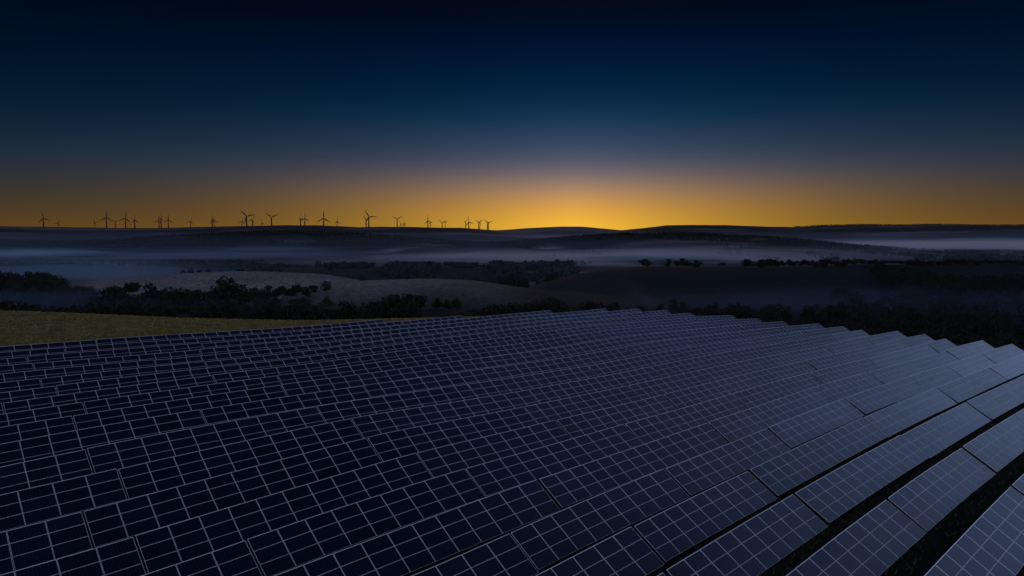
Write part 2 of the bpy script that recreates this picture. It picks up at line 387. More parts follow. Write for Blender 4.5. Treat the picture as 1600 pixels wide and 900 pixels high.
def module_size(r, a):
    """the modules are wider toward the left part of the field"""
    c = CR[r]; P = (a*DV-c*NV)*S; px = to_px((P[0], P[1], float(top_h(a, c)[0])))[0]
    return (float(np.interp(px, [100, 700, 1000, 1300], [2.36, 2.14, 1.86, 1.65])), float(np.interp(px, [100, 700, 1000, 1300], [1.20, 1.16, 1.09, 1.02])))
def row_tables(r):
    """list of (a of the first module's left edge, number of modules, module width, height)"""
    end = ROW_END[r]; br = list(BREAKS.get(r, [random.uniform(8, 12)])); GAP = .36
    c = CR[r]; a0 = None
    for a in np.arange(-2, end, .1):
        P = (a*DV-c*NV)*S; q = to_px((P[0], P[1], float(top_h(a, c)[0])))
        if -10 < q[0] < 1610 and q[1] < 905: a0 = a; break
    start = a0-1.3
    segs = [start]+[b for b in br if start+1 < b < end-1]+[end]; out = []
    x = segs[1]*S
    while x > segs[0]*S+2:
        w, h = module_size(r, x/S-1.5); p = w+GX
        n = random.choice((9, 10, 10, 11)); n = min(n, max(3, int((x-segs[0]*S)/p)+1)); GAP = .36 if w < 1.9 else .14; ln = n*p+GAP
        out.append(((x-ln+GAP)/S, n, w, h)); x -= ln
    for k in range(1, len(segs)-1):
        x = segs[k]*S; xe = segs[k+1]*S; cnt = max(1, round((xe-x)/21.5)); lt = (xe-x)/cnt
        for q in range(cnt):
            w, h = module_size(r, (x+lt/2)/S); GAP = .36 if w < 1.9 else .14; n = max(1, round((lt-GAP)/(w+GX))); w = (lt-GAP)/n-GX
            out.append(((x+GAP)/S, n, w, h)); x += lt
    return sorted(out)
def build_table(r, a0, n, mw, mh, label, first):
    c = CR[r]; zo = random.uniform(-.06, .06); tau = TILT+R(random.gauss(0, .8)); shade = random.random(); yaw = random.gauss(0, .0006)
    PITCH = mw+GX; TL = 3*mh+2*GY
    am = a0+n*PITCH/2/S
    P = (am*DV-c*NV)*S; ct = P+NV*TL/2*math.cos(tau)
    gz = float(top_h(am, c)[0])-PANEL_H
    root = empty('solar_table', (ct[0], ct[1], gz))
    tag(root, label, 'solar table', 'tables of solar panels in long rows on the hill')
    aa = a0+(np.arange(n)+.5)*PITCH/S
    zz = top_h(aa, np.full(n, c))+zo; z2 = top_h(aa+.05, np.full(n, c))+zo
    up0 = Vector((-NV[0]*math.cos(tau), -NV[1]*math.cos(tau), math.sin(tau)))
    for i in range(n):
        e1 = Vector((DV[0], DV[1], (z2[i]-zz[i])/(.05*S))).normalized()
        T = Vector((*((aa[i]*DV-c*NV)*S), zz[i]+(i-n/2)*PITCH*yaw))-Vector(root.location)
        e2 = (up0-e1*up0.dot(e1)).normalized()
        for j in range(3):
            w = Vector([random.gauss(0, .0028) for _ in range(3)])
            f1 = (e1+w.cross(e1)).normalized(); f2 = (e2+w.cross(e2)); f2 = (f2-f1*f2.dot(f1)).normalized(); f3 = f1.cross(f2)
            o = T-e2*(mh/2+j*(mh+GY))+f3*random.uniform(-.002, .002)
            src = TOPMODULE if j == 0 else MODULE
            m = src if first and i == 0 and j < 2 else dup(src)
            m.parent = root; m.color = (shade, shade, shade, 1); g1 = f1*(mw/MW); g2 = f2*(mh/MH)
            m.matrix_local = Matrix(((g1.x, g2.x, f3.x, o.x), (g1.y, g2.y, f3.y, o.y), (g1.z, g2.z, f3.z, o.z), (0, 0, 0, 1)))
    e1 = Vector((DV[0], DV[1], (zz[-1]-zz[0])/max(.1, (n-1)*PITCH))).normalized() if n > 1 else e1
    e2 = (up0-e1*up0.dot(e1)).normalized(); f3 = e1.cross(e2)
    mid = (Vector((*((am*DV-c*NV)*S), float(zz[n//2]+zz[(n-1)//2])/2))-Vector(root.location))
    Lr = round((n*PITCH/2-.1)*4)/4-.12
    for s_ in (.6, 2.4):
        if Lr not in RAILS:
            vs, fs = rail_mesh(Lr); RAILS[Lr] = mesh_obj('rail', vs, fs, (M_STEEL,)); rl = RAILS[Lr]
        else: rl = dup(RAILS[Lr], 'rail')
        rl.parent = root; o = mid-e2*s_-f3*.12
        rl.matrix_local = Matrix(((e1.x, e2.x, f3.x, o.x), (e1.y, e2.y, f3.y, o.y), (e1.z, e2.z, f3.z, o.z), (0, 0, 0, 1)))
    npst = max(2, round(n/3))
    for k in range(npst):
        t = (k+.5)/npst-.5
        o = mid-e2*1.5-f3*.16+e1*(t*n*PITCH)
        ps = POST if first and k == 0 else dup(POST)
        ps.parent = root; ps.matrix_local = Matrix.Translation(o)@Matrix.Rotation(math.pi/2-THETA, 4, 'Z')

tables = []
for ri, r in enumerate(ROWS):
    vis = []
    for a0, n, mw, mh in row_tables(r):
        q = [to_px((*((a*DV-CR[r]*NV)*S), float(top_h(a, CR[r])[0])-dz)) for a in (a0, a0+n*(mw+GX)/S) for dz in (0, 1.5)]
        if max(p[0] for p in q) < -60 or min(p[1] for p in q) > 960: continue
        inside = max(p[0] for p in q) > 8 and min(p[1] for p in q) < 892 and min(p[0] for p in q) < 1592
        beyond = min(p[0] for p in q) >= 1592
        if beyond and min(p[0] for p in q) > 1900: continue
        vis.append((a0, n, inside, beyond, q, mw, mh))
    ins = [v for v in vis if v[2]]
    k = 0; ends_in = r not in 'ihgf'
    side = 'left' if r in 'baonmlkjpqrstuv' else 'bottom'
    outl = 0
    for a0, n, inside, beyond, q, mw, mh in vis:
        if inside: k += 1
        mx = sum(p[0] for p in q)/4
        look = 'near-black' if mx < 620 else ('dark navy' if mx < 1050 else 'slate-blue')
        row = ordinal(ri+1)
        if not inside:
            lb = f"solar table just past the {'right' if beyond else side} picture edge, {row} panel row from bottom right corner"
            if beyond: outl += 1
            if beyond and outl > 1: lb = lb.replace('just past', 'further past')
        elif inside and k == 1: lb = f"{look} solar table cut by the {side} edge, {row} panel row from bottom right corner"
        elif ends_in and (a0, n) == ins[-1][:2]: lb = f"{look} solar table at the far right end of {row} panel row from bottom right"
        else: lb = f"{look} solar table, {ordinal(k)} from the {side} edge in {row} row from bottom right"
        tables.append((r, a0, n, lb, mw, mh))
for i, (r, a0, n, lb, mw, mh) in enumerate(tables): build_table(r, a0, n, mw, mh, lb, i == 0)
print('tables', len(tables), 'modules', sum(3*t[2] for t in tables), 'dup labels', len(tables)-len({t[3] for t in tables}))

# ------------------------------------------------------------------ wind turbines
def blade_mesh():
    vs = []; fs = []; st = [(1.2,1.6,1.4),(4,2.4,1.5),(9,4.2,1.3),(16,3.6,1.0),(26,2.8,.8),(36,2.0,.6),(43,1.1,.35),(45,.3,.1)]
    for z, ch, th in st:
        tw = R(14*(1-z/45)); 
        for k in range(8):
            t = k*math.pi/4; x = math.cos(t)*ch/2+ch*.15; y = math.sin(t)*th/2
            vs.append((x*math.cos(tw)-y*math.sin(tw), x*math.sin(tw)+y*math.cos(tw), z))
    for i in range(len(st)-1):
        for k in range(8): j = (k+1) % 8; fs.append((i*8+k, i*8+j, i*8+8+j, i*8+8+k))
    fs.append(tuple(range(7, -1, -1))); n = len(vs)-8; fs.append(tuple(range(n, n+8)))
    return vs, fs
def lathe(prof, seg=16, axis='z'):
    vs = []; fs = []
    for r_, z in prof:
        for k in range(seg):
            t = 2*math.pi*k/seg; p = (r_*math.cos(t), r_*math.sin(t), z); vs.append(p if axis == 'z' else (p[0], -p[2], p[1]))
    for i in range(len(prof)-1):
        for k in range(seg): j = (k+1) % seg; fs.append((i*seg+k, i*seg+j, i*seg+seg+j, i*seg+seg+k))
    return vs, fs
TUR = [ # x, hub y, hub height px, rotor radius px, first blade angle (clockwise from up), yaw
 (71,341.3,13.2,10.5,-12,25,'three spread blades'),(93.5,348.8,5.8,6,25,20,''),(151,347,8,6.5,-35,30,''),(169,340,15.8,11,0,12,''),(183,346.8,9,7,-60,20,''),
 (198.6,341.2,15.5,10.5,10,15,''),(213,343.8,13,10,-2,55,''),(250.5,345,11,9,15,-35,''),(254,341.2,15,9.5,0,70,''),(265.2,343.8,11.5,9,0,20,''),
 (299.8,346.2,9,7,18,25,''),(333.5,342.5,12,9.5,-10,60,''),(336.3,345,9.5,8,-5,30,''),(379.8,346.2,8,7,15,25,''),(387.2,338,16,13,-45,10,''),(396,344,9,9,28,40,''),
 (411,348.8,4.5,5.5,-20,35,''),(426,339.5,13.5,11.5,-55,8,''),(471,341.2,10.5,9.5,-5,65,''),(477.7,341.2,10.5,9.5,2,25,''),(507,341.2,14,12.5,0,5,''),(527.8,346.2,8,7.5,0,40,''),
 (573,343.2,12,9,-50,35,''),(577.2,338.8,16.3,12.5,-32,10,''),(621.3,342.5,12,9.5,-62,8,''),(627,350,5.5,6,-30,30,''),(631,349.5,5,5.5,20,50,''),(633.5,349.3,5,5.5,-15,70,''),
 (669,345,10.5,9.5,-8,35,''),(672.8,348.8,6.5,6,30,60,''),(691.3,348,7,7.5,-55,12,''),(696,347.6,7,6,65,30,''),(727.7,347,9.8,7.5,-80,60,''),(732.8,347,10,10,-15,40,''),
 (747.8,347.4,10.5,8,-58,15,''),(749.8,347.6,10.8,7.5,30,60,''),(762,348.3,12,8.5,-50,18,''),(763.5,348.8,12.5,7,60,55,'')]
TP = {}
def pose(a):
    a = (a+180) % 120
    return 'one blade pointing straight up' if min(a, 120-a) < 8 or abs(a-60) > 200 else ('two blades raised in a V' if abs(a-60) < 14 else ('one blade leaning right of upright' if a < 60 else 'one blade leaning left of upright'))
def build_turbine(i, x, hy, hp, rp, a1, yaw):
    D = 45*FPX/rp; D = min(max(D, 4250), 7600); 
    X = (x-800)/FPX*D; hz = CAMZ-(hy-352)/FPX*D; sc = rp*D/FPX/45
    g = H1(X, D)-1.0; th = hz-g
    root = empty('wind_turbine', (X, D, g), R(yaw)+math.atan2(X, D)*-1)
    size = 'tall' if rp > 9.2 else ('mid-sized' if rp > 7.2 else 'small distant')
    tag(root, f"{size} wind turbine, {pose(-a1)}, {ordinal(i+1)} from left on the skyline", 'wind turbine', 'wind turbines along the far ridge')
    if not TP:
        vs, fs = lathe([(2.1, 0), (2.0, .25), (1.2, 1)], 16); TP['tower'] = mesh_obj('tower', vs, fs, (M_SILHOUETTE,), smooth=True); tw = TP['tower']
        vs = []; fs = []; box(vs, fs, -1.7, 1.7, -2.5, 7.5, -1.6, 1.9); TP['nacelle'] = mesh_obj('nacelle', vs, fs, (M_SILHOUETTE,)); na = TP['nacelle']
        vs, fs = lathe([(.01, 3.0), (.9, 2.7), (1.6, 1.6), (1.9, 0), (1.9, -1.4), (.01, -1.4)], 14, 'y'); TP['hub'] = mesh_obj('hub', vs, fs, (M_SILHOUETTE,), smooth=True); hu = TP['hub']
        vs, fs = blade_mesh(); TP['blade'] = mesh_obj('blade', vs, fs, (M_SILHOUETTE,), smooth=True); bl = [TP['blade'], dup(TP['blade']), dup(TP['blade'])]
    else: tw, na, hu = dup(TP['tower']), dup(TP['nacelle']), dup(TP['hub']); bl = [dup(TP['blade']) for _ in range(3)]
    for o in (tw, na, hu, *bl): o.parent = root
    tw.scale = (sc*2.0, sc*2.0, th); na.location = (0, 0, th); na.scale = (sc,)*3; hu.location = (0, -3.6*sc, th); hu.scale = (sc,)*3
    for k, b in enumerate(bl): b.location = (0, -3.6*sc, th); b.scale = (sc*1.6, sc*1.6, sc); b.rotation_euler = (0, R(a1+120*k), 0)
for i, t in enumerate(TUR): build_turbine(i, *t[:6])

# ------------------------------------------------------------------ trees
def crown_mesh(seed, nf, aspect, flat=.8, leaf=.05, top=True):
    """leaf clumps scattered through lobes; unit height, base at 0"""
    rg = np.random.default_rng(seed); nl = rg.integers(7, 12); lobes = []
    for i in range(nl):
        t = rg.uniform(0, 2*math.pi); rr = math.sqrt(rg.uniform(0, 1))*aspect*.36
        h = rg.uniform(.42, .86)-(.18*(rr/(aspect*.36))**2)
        lobes.append((rr*math.cos(t), rr*math.sin(t), h, rg.uniform(.10, .20)*(.7+.5*aspect)))
    lobes.append((0, 0, .80, .16)); V = []; F = []
    for k in range(nf):
        lx, ly, lz, lr = lobes[k % len(lobes)]
        d = rg.normal(size=3); d /= np.linalg.norm(d); rad = lr*rg.uniform(.25, 1)**.45
        p = np.array([lx, ly, lz])+d*rad*np.array([1.1, 1.1, flat])
        if p[2] > 1: p[2] = 1-rg.uniform(0, .05)
        u = rg.normal(size=3); u /= np.linalg.norm(u); v = np.cross(u, rg.normal(size=3)); v /= np.linalg.norm(v); s = leaf*rg.uniform(.55, 1.25)
        b = len(V); V += [tuple(p-u*s*.5-v*s*.35), tuple(p+u*s*.5-v*s*.25), tuple(p+u*s*.45+v*s*.4), tuple(p-u*s*.4+v*s*.3)]; F.append((b, b+1, b+2, b+3))
    return V, F, lobes
def trunk_mesh(lobes, rg):
    V = []; F = []
    def limb(p0, p1, r0, r1, seg=6):
        p0 = np.array(p0, float); p1 = np.array(p1, float); d = p1-p0; d /= np.linalg.norm(d)
        u = np.cross(d, (.3, .9, .1)); u /= np.linalg.norm(u); v = np.cross(d, u); b = len(V)
        for p, r_ in ((p0, r0), (p1, r1)):
            for k in range(seg): t = 2*math.pi*k/seg; V.append(tuple(p+u*r_*math.cos(t)+v*r_*math.sin(t)))
        for k in range(seg): j = (k+1) % seg; F.append((b+k, b+j, b+seg+j, b+seg+k))
    fork = (rg.uniform(-.02, .02), rg.uniform(-.02, .02), .34)
    limb((0, 0, -.06), fork, .034, .022)
    for l in lobes: limb(fork, l[:3], .013, .004)
    return V, F
CROWNS = []; TRUNKS = []
for k, (nf, asp, flat, leaf) in enumerate([(1500, 1.0, .8, .066), (1400, 1.25, .7, .066), (1300, .8, .9, .064), (1100, 1.5, .6, .07), (1200, .6, 1.0, .062), (900, 1.15, .7, .075), (700, 1.0, .7, .08)]):
    V, F, lobes = crown_mesh(100+k, nf, asp, flat, leaf)
    me = bpy.data.meshes.new('crown'); me.from_pydata(V, [], F); me.materials.append(M_LEAF); CROWNS.append(me)
    V, F = trunk_mesh(lobes, np.random.default_rng(k)); me = bpy.data.meshes.new('trunk'); me.from_pydata(V, [], F); me.materials.append(M_BARK); TRUNKS.append(me)
ASP = [1.0, 1.25, .8, 1.5, .6, 1.15, 1.0]
NTREE = 0
MASS = {}
def mass_tree(key, px, ytop, D, wpx, hmin=5, hmax=26):
    """one tree of a wood that is built as a single mesh"""
    X = (px-800)/FPX*D; MASS.setdefault(key, []).append((X, D, CAMZ-(ytop-352)/FPX*D, wpx/FPX*D, hmin, hmax))
def flush_mass(key, label):
    P = np.array(MASS[key]); Z = terrain(P[:, 0], P[:, 1]); Vs = []; nq = 0; rg = np.random.default_rng(len(P))
    for (x, y, top, w, h0, h1), g in zip(P, Z):
        h = min(max(top-g, h0), h1); me = CROWNS[int(rg.integers(0, 7))]; co = np.empty(len(me.vertices)*3); me.vertices.foreach_get('co', co); co = co.reshape(-1, 3)
        m = min(len(co), 2600); co = co[:m]; s = max(.6*h, min(1.7*h, w)); t = rg.uniform(0, 6.28); c_, s_ = math.cos(t), math.sin(t)
        Vs.append(np.stack([x+(co[:, 0]*c_-co[:, 1]*s_)*s, y+(co[:, 0]*s_+co[:, 1]*c_)*s, g+(co[:, 2]*1.25-.25)*h], 1))
    Q = np.concatenate(Vs); N = len(Q)//4
    me = bpy.data.meshes.new('woodland'); me.vertices.add(len(Q)); me.vertices.foreach_set('co', Q.ravel()); me.loops.add(N*4); me.loops.foreach_set('vertex_index', np.arange(N*4, dtype=np.int32))
    me.polygons.add(N); me.polygons.foreach_set('loop_start', np.arange(0, N*4, 4, dtype=np.int32)); me.polygons.foreach_set('loop_total', np.full(N, 4, dtype=np.int32)); me.update(); me.validate()
    me.materials.append(M_LEAF); o = bpy.data.objects.new('woodland', me); COL.objects.link(o); tag(o, label, 'woodland', kind='stuff')
def tree(px, ytop, D, wpx, label, group=None, hmin=4, hmax=30, var=None):
    """a tree standing on the ground at the bearing of px, depth D, its top seen at ytop"""
    global NTREE
    X = (px-800)/FPX*D; g = H1(X, D); top = CAMZ-(ytop-352)/FPX*D
    h = min(max(top-g, hmin), hmax); w = wpx/FPX*D; want = w/h
    k = var if var is not None else min(range(7), key=lambda q: abs(ASP[q]-want)+random.uniform(0, .45))
    sx = max(.6, min(1.7, want/(ASP[k]*.9)))*h
    root = empty('tree', (X, D, g), random.uniform(0, 6.28)); root.scale = (sx, sx, h)
    cr = bpy.data.objects.new('crown', CROWNS[k]); tr = bpy.data.objects.new('trunk', TRUNKS[k])
    for o in (cr, tr): COL.objects.link(o); o.parent = root
    tag(root, label, 'tree', group); NTREE += 1
    return top-g
# single trees on the crest of the dark hill
G1 = 'trees on the crest of the dark hill'
tree(1008, 402.5, 615, 20, 'lone round tree on the crest of the dark hill, left of the trio', G1)
tree(1047, 402, 615, 14, 'left tree of the trio on the crest, narrow and dense', G1)
tree(1066, 401.5, 615, 26, 'widest tree of the trio on the crest of the dark hill', G1)
tree(1088, 404.5, 615, 17, 'right tree of the trio on the crest, small and ragged', G1)
tree(1127, 409, 670, 22, 'low bushy tree right of the trio, partly behind the crest', G1)
for i, x in enumerate((1165, 1174, 1188, 1199, 1211, 1222, 1233, 1246, 1257, 1270, 1283, 1294, 1305, 1318)):
    tree(x, random.uniform(402.5, 407.5), random.uniform(605, 640), random.uniform(12, 20), f'small dark tree, {ordinal(i+1)} from left in the thin line on the right crest', G1)
for i in range(60):
    x = 1325+i*4.9; tree(x, random.uniform(403, 407.5)+max(0, (x-1480))*.02, random.uniform(620, 690), random.uniform(12, 22), 'dark tree in the dense belt along the crest at right', 'trees of the dense belt on the right crest')
# woods on the right slope
for i in range(90):
    x = random.uniform(1370, 1510); y = 412+(x-1370)*.12+random.uniform(-4, 14); mass_tree('ur', x, y, 610-(y-410)*5.2, random.uniform(14, 24))
for i in range(50):
    x = random.uniform(1520, 1660); y = random.uniform(424, 440); mass_tree('ur', x, y, 560-(y-424)*6, random.uniform(14, 24))
# pasture trees left of centre
tree(634.5, 430, 460, 8, 'tiny round tree on the crest of the pale field', None)
tree(667, 430.5, 470, 12, 'small twin-crowned tree on the crest of the pale field', None)
for i, (x, y, w) in enumerate([(697,433,12),(707,433,12),(722,434,14),(736,434.5,13),(745,432,17),(758,436,14),(771,437,13),(783,434,18),(793,433,16),(800,424,14),(813,431,12),(822,433,11)]):
    tree(x, y, 500+i*6, w, f'dark tree, {ordinal(i+1)} from left in the row behind the pale field', 'trees in a row behind the pale field')
tree(857, 428, 640, 12, 'small tree with its neighbour at the left foot of the dark hill', None); tree(863, 426.5, 640, 9, 'slim tree on the left shoulder of the dark hill', None)
for i, (x, y, w) in enumerate([(285,419,11),(297,417,16),(311,419,15),(325,418,14),(346,420.5,12),(375,417,18),(388,420,14),(402,427,22),(414,427,20),(428,431,16),(437,430,16),(452,428,14),(461,427,17),(466,432,14)]):
    tree(x, y, 640, w, f'rounded tree, {ordinal(i+1)} from left along the crest of the pale knoll', 'trees along the crest of the pale knoll')
# left valley trees
for i in range(95):
    x = random.uniform(-60, 142); y = np.interp(x, [-40, 0, 50, 62, 90, 112, 142], [416, 418, 417, 416, 426, 439, 446])+abs(random.gauss(0, 13)); mass_tree('fl', x, y, 560-(y-416)*2.5, random.uniform(24, 44))
for x, y, w, l in [(180,448,30,'hazy tree left of the broad dome tree on the pale field'),(205,438.5,52,'broad dome-shaped tree standing before the pale knoll'),(232,442,24,'ragged open tree right of the broad dome tree'),(160,452,30,'low hazy tree at the left foot of the pale knoll'),
                   (250,455,28,'low rounded tree between the dome tree and the clump'),(262,448,30,'leftmost tall tree of the clump below the pale knoll'),(283,450,28,'second tree of the clump below the pale knoll'),(305,453,30,'third tree of the clump below the pale knoll'),
                   (330,455,30,'low tree left of the tallest pointed tree'),(352,431.5,38,'tallest pointed tree in front of the pale knoll'),(372,444,30,'tree leaning on the right side of the tallest tree'),(395,449,34,'rounded tree third right of the tallest tree'),
                   (418,446,30,'tree fourth right of the tallest tree'),(440,447,30,'tree fifth right of the tallest tree'),(462,445,34,'flat-topped tree at the right end of the clump'),(486,448,26,'narrow tree closing the right end of the clump'),(508,462,20,'hazy small tree right of the clump on the pale field')]:
    tree(x, y-3, random.uniform(400, 430), w*1.2, l, 'trees of the clump below the pale knoll')
for i in range(85):
    x = random.uniform(130, 520); y = random.uniform(455, 474); mass_tree('cl', x, y, 440-(y-455)*5, random.uniform(26, 44))
# dark belt right behind the grass hill
bx = [-20, 0, 50, 100, 150, 200, 250, 300, 350, 400, 450, 468, 490, 520, 540, 552, 565, 600, 612, 640, 650]
by = [462, 463, 471, 476, 473, 470, 471, 478, 475, 476, 473, 465, 476, 482, 471, 478, 470, 462, 459, 463, 472]
for i in range(64):
    x = -25+i*10.6; tree(x, np.interp(x, bx, by)+random.gauss(0, 2.2), random.uniform(262, 310), random.uniform(22, 38), 'near-black tree in the belt right behind the grass hill', 'trees of the belt behind the grass hill', hmin=6)
for i, (x, y, w) in enumerate([(618,458,26),(632,456,28),(648,459,26),(662,460,26),(683,464,20),(698,466,16),(712,464,16),(595,470,26)]):
    tree(x, y, 345, w, f'dark rounded tree, {ordinal(i+1)} in the clump below the pale field', 'trees of the clump below the pale field')
bx = [690, 705, 740, 760, 800, 832, 845, 860, 882, 900, 915, 945, 955, 990]; by = [491, 488, 483, 476, 473, 465, 466, 459, 474, 476, 470, 471, 480, 488]
for i in range(30):
    x = 695+i*9.4; tree(x, np.interp(x, bx, by)+random.gauss(0, 1.5), random.uniform(235, 275), random.uniform(18, 32), 'near-black tree in the belt behind the middle of the panel field', 'trees of the belt behind the middle panels', hmin=6)
bx = [980, 1040, 1100, 1150, 1180, 1207, 1237, 1280, 1327, 1350, 1380, 1412, 1437, 1477, 1525, 1575, 1640]; by = [489, 486, 480, 478, 488, 494, 497, 503, 495, 505, 512, 507, 510, 512, 524, 523, 528]
for i in range(62):
    x = 985+i*10.6; tree(x, np.interp(x, bx, by)+abs(random.gauss(0, 3)), random.uniform(235, 285), random.uniform(20, 36), 'dark tree in the belt below the right ends of the panel rows', 'trees of the belt below the right row ends', hmin=6)
for i in range(60):
    x = random.uniform(900, 1330); y = 470+random.uniform(0, 18)-8*math.exp(-((x-1080)/60)**2); mass_tree('hz', x, y, random.uniform(330, 400), random.uniform(16, 32))
for i in range(190):
    x = random.uniform(1300, 1660); y = random.uniform(446, 506)-(x-1310)*.02
    if wavy(x*2, y*6, 220, 3) > -.35: mass_tree('lr', x, y, 480-(y-446)*3.4, random.uniform(18, 36))
flush_mass('ur', 'dark wood on the upper right slope below the crest belt'); flush_mass('fl', 'large hazy wood filling the far left hollow'); flush_mass('cl', 'hazy undergrowth and low trees below the pale knoll')
flush_mass('hz', 'faint hazy trees at the foot of the dark hill'); flush_mass('lr', 'dark wood filling the lower right slope')
print('trees', NTREE)

# far woods that read as one mass
def wood(name, label, pts_, tree_h, leaf_n=26):
    V = []; F = []; rg = np.random.default_rng(len(pts_))
    P = np.array(pts_); Z = terrain(P[:, 0], P[:, 1]); n = len(P)
    h = tree_h*rg.uniform(.6, 1.15, n); N = n*leaf_n
    idx = np.repeat(np.arange(n), leaf_n); d = rg.normal(size=(N, 3)); d /= np.linalg.norm(d, axis=1)[:, None]
    hh = h[idx][:, None]; cen = np.stack([P[idx, 0], P[idx, 1], Z[idx]+h[idx]*.55], -1)+d*hh*np.array([.5, .5, .42])*rg.uniform(.5, 1, (N, 1))
    u = rg.normal(size=(N, 3)); u /= np.linalg.norm(u, axis=1)[:, None]; v = np.cross(u, d); v /= np.linalg.norm(v, axis=1)[:, None]+1e-6
    s = hh*.24
    Q = np.stack([cen-u*s-v*s*.7, cen+u*s-v*s*.6, cen+u*s*.9+v*s*.8, cen-u*s*.8+v*s*.7], 1).reshape(-1, 3)
    me = bpy.data.meshes.new(name); me.vertices.add(len(Q)); me.vertices.foreach_set('co', Q.ravel()); me.loops.add(N*4); me.loops.foreach_set('vertex_index', np.arange(N*4, dtype=np.int32))
    me.polygons.add(N); me.polygons.foreach_set('loop_start', np.arange(0, N*4, 4, dtype=np.int32)); me.polygons.foreach_set('loop_total', np.full(N, 4, dtype=np.int32)); me.update(); me.validate()
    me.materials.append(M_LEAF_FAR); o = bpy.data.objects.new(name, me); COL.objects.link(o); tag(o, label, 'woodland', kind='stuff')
def scatter(n, px0, px1, d0, d1, test=None):
    out = []
    while len(out) < n:
        px = random.uniform(px0, px1); D = random.uniform(d0, d1)
        if test and not test(px, D): continue
        out.append(((px-800)/FPX*D, D))
    return out
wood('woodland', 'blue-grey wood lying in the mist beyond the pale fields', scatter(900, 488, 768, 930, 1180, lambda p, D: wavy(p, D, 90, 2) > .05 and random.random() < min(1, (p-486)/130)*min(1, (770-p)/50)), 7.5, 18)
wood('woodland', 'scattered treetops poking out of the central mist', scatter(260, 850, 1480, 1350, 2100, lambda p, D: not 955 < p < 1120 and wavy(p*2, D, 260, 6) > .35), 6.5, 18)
wood('woodland', 'hazy wood in the valley beyond the pale knoll at left', scatter(520, 120, 500, 1000, 1450, lambda p, D: wavy(p, D, 160, 3) > .1), 6.5)
wood('woodland', 'misty wood in the far left valley under the blue fog', scatter(500, -60, 140, 800, 1250, lambda p, D: wavy(p, D, 160, 4) > 0), 11)
wood('woodland', 'faint trees in the mist left of the dark hill', scatter(420, 770, 900, 820, 1300, lambda p, D: wavy(p, D, 120, 5) > .1), 12)
wood('woodland', 'forest covering the low ridge in the middle distance at left', scatter(5200, -60, 880, 2250, 2950, lambda p, D: wavy(p*3, D, 500, 2) > -.25), 9, 14)
wood('woodland', 'forest on the misty ridge in the middle distance at right', scatter(4200, 820, 1560, 1650, 2750, lambda p, D: abs(D-np.interp(p, [800, 900, 1100, 1300, 1500], [2700, 2600, 2350, 2000, 1750])) < 230 and wavy(p*3, D, 500, 5) > -.5), 9, 14)
wood('woodland', 'thin line of trees along the right skyline', scatter(900, 1240, 1640, 4900, 5060), 7, 12)
wood('woodland', 'dark trees in the mist behind the right end of the crest', scatter(700, 1480, 1660, 1300, 1700, lambda p, D: wavy(p, D, 160, 6) > 0), 13, 16)

# ------------------------------------------------------------------ grass in the lanes between the rows
def grass_mesh():
    n = 26000; rg = np.random.default_rng(5)
    a = rg.uniform(3, 22, n); c = rg.uniform(1.0, 7.2, n)
    fr = (c-C0) % 1.0                      # keep to the lane just below each row's lower edge
    keep = (fr > .35) | (c < 1.9); a, c = a[keep], c[keep]
    X = a*S*DV[0]-c*S*NV[0]; Y = a*S*DV[1]-c*S*NV[1]
    k = Y > 8; X, Y = X[k], Y[k]; Z = terrain(X, Y); n = len(X)
    h = rg.uniform(.12, .38, n)*(1+.5*wavy(X, Y, 12, 3)); t = rg.uniform(0, 6.28, n); w = .035+rg.uniform(0, .04, n)
    lean = rg.normal(0, .15, (n, 2))
    A = np.stack([X-w*np.cos(t), Y-w*np.sin(t), Z-.02], -1); B = np.stack([X+w*np.cos(t), Y+w*np.sin(t), Z-.02], -1); T = np.stack([X+lean[:, 0], Y+lean[:, 1], Z+h], -1)
    Q = np.stack([A, B, T], 1).reshape(-1, 3)
    me = bpy.data.meshes.new('grass'); me.vertices.add(len(Q)); me.vertices.foreach_set('co', Q.ravel()); me.loops.add(n*3); me.loops.foreach_set('vertex_index', np.arange(n*3, dtype=np.int32))
    me.polygons.add(n); me.polygons.foreach_set('loop_start', np.arange(0, n*3, 3, dtype=np.int32)); me.polygons.foreach_set('loop_total', np.full(n, 3, dtype=np.int32)); me.update(); me.validate()
    me.materials.append(mat_leaf('grass', (.04, .045, .018), (.10, .085, .04))); o = bpy.data.objects.new('grass', me); COL.objects.link(o)
    tag(o, 'rough dark grass growing in the lanes between the panel rows', 'grass', kind='stuff')
grass_mesh()
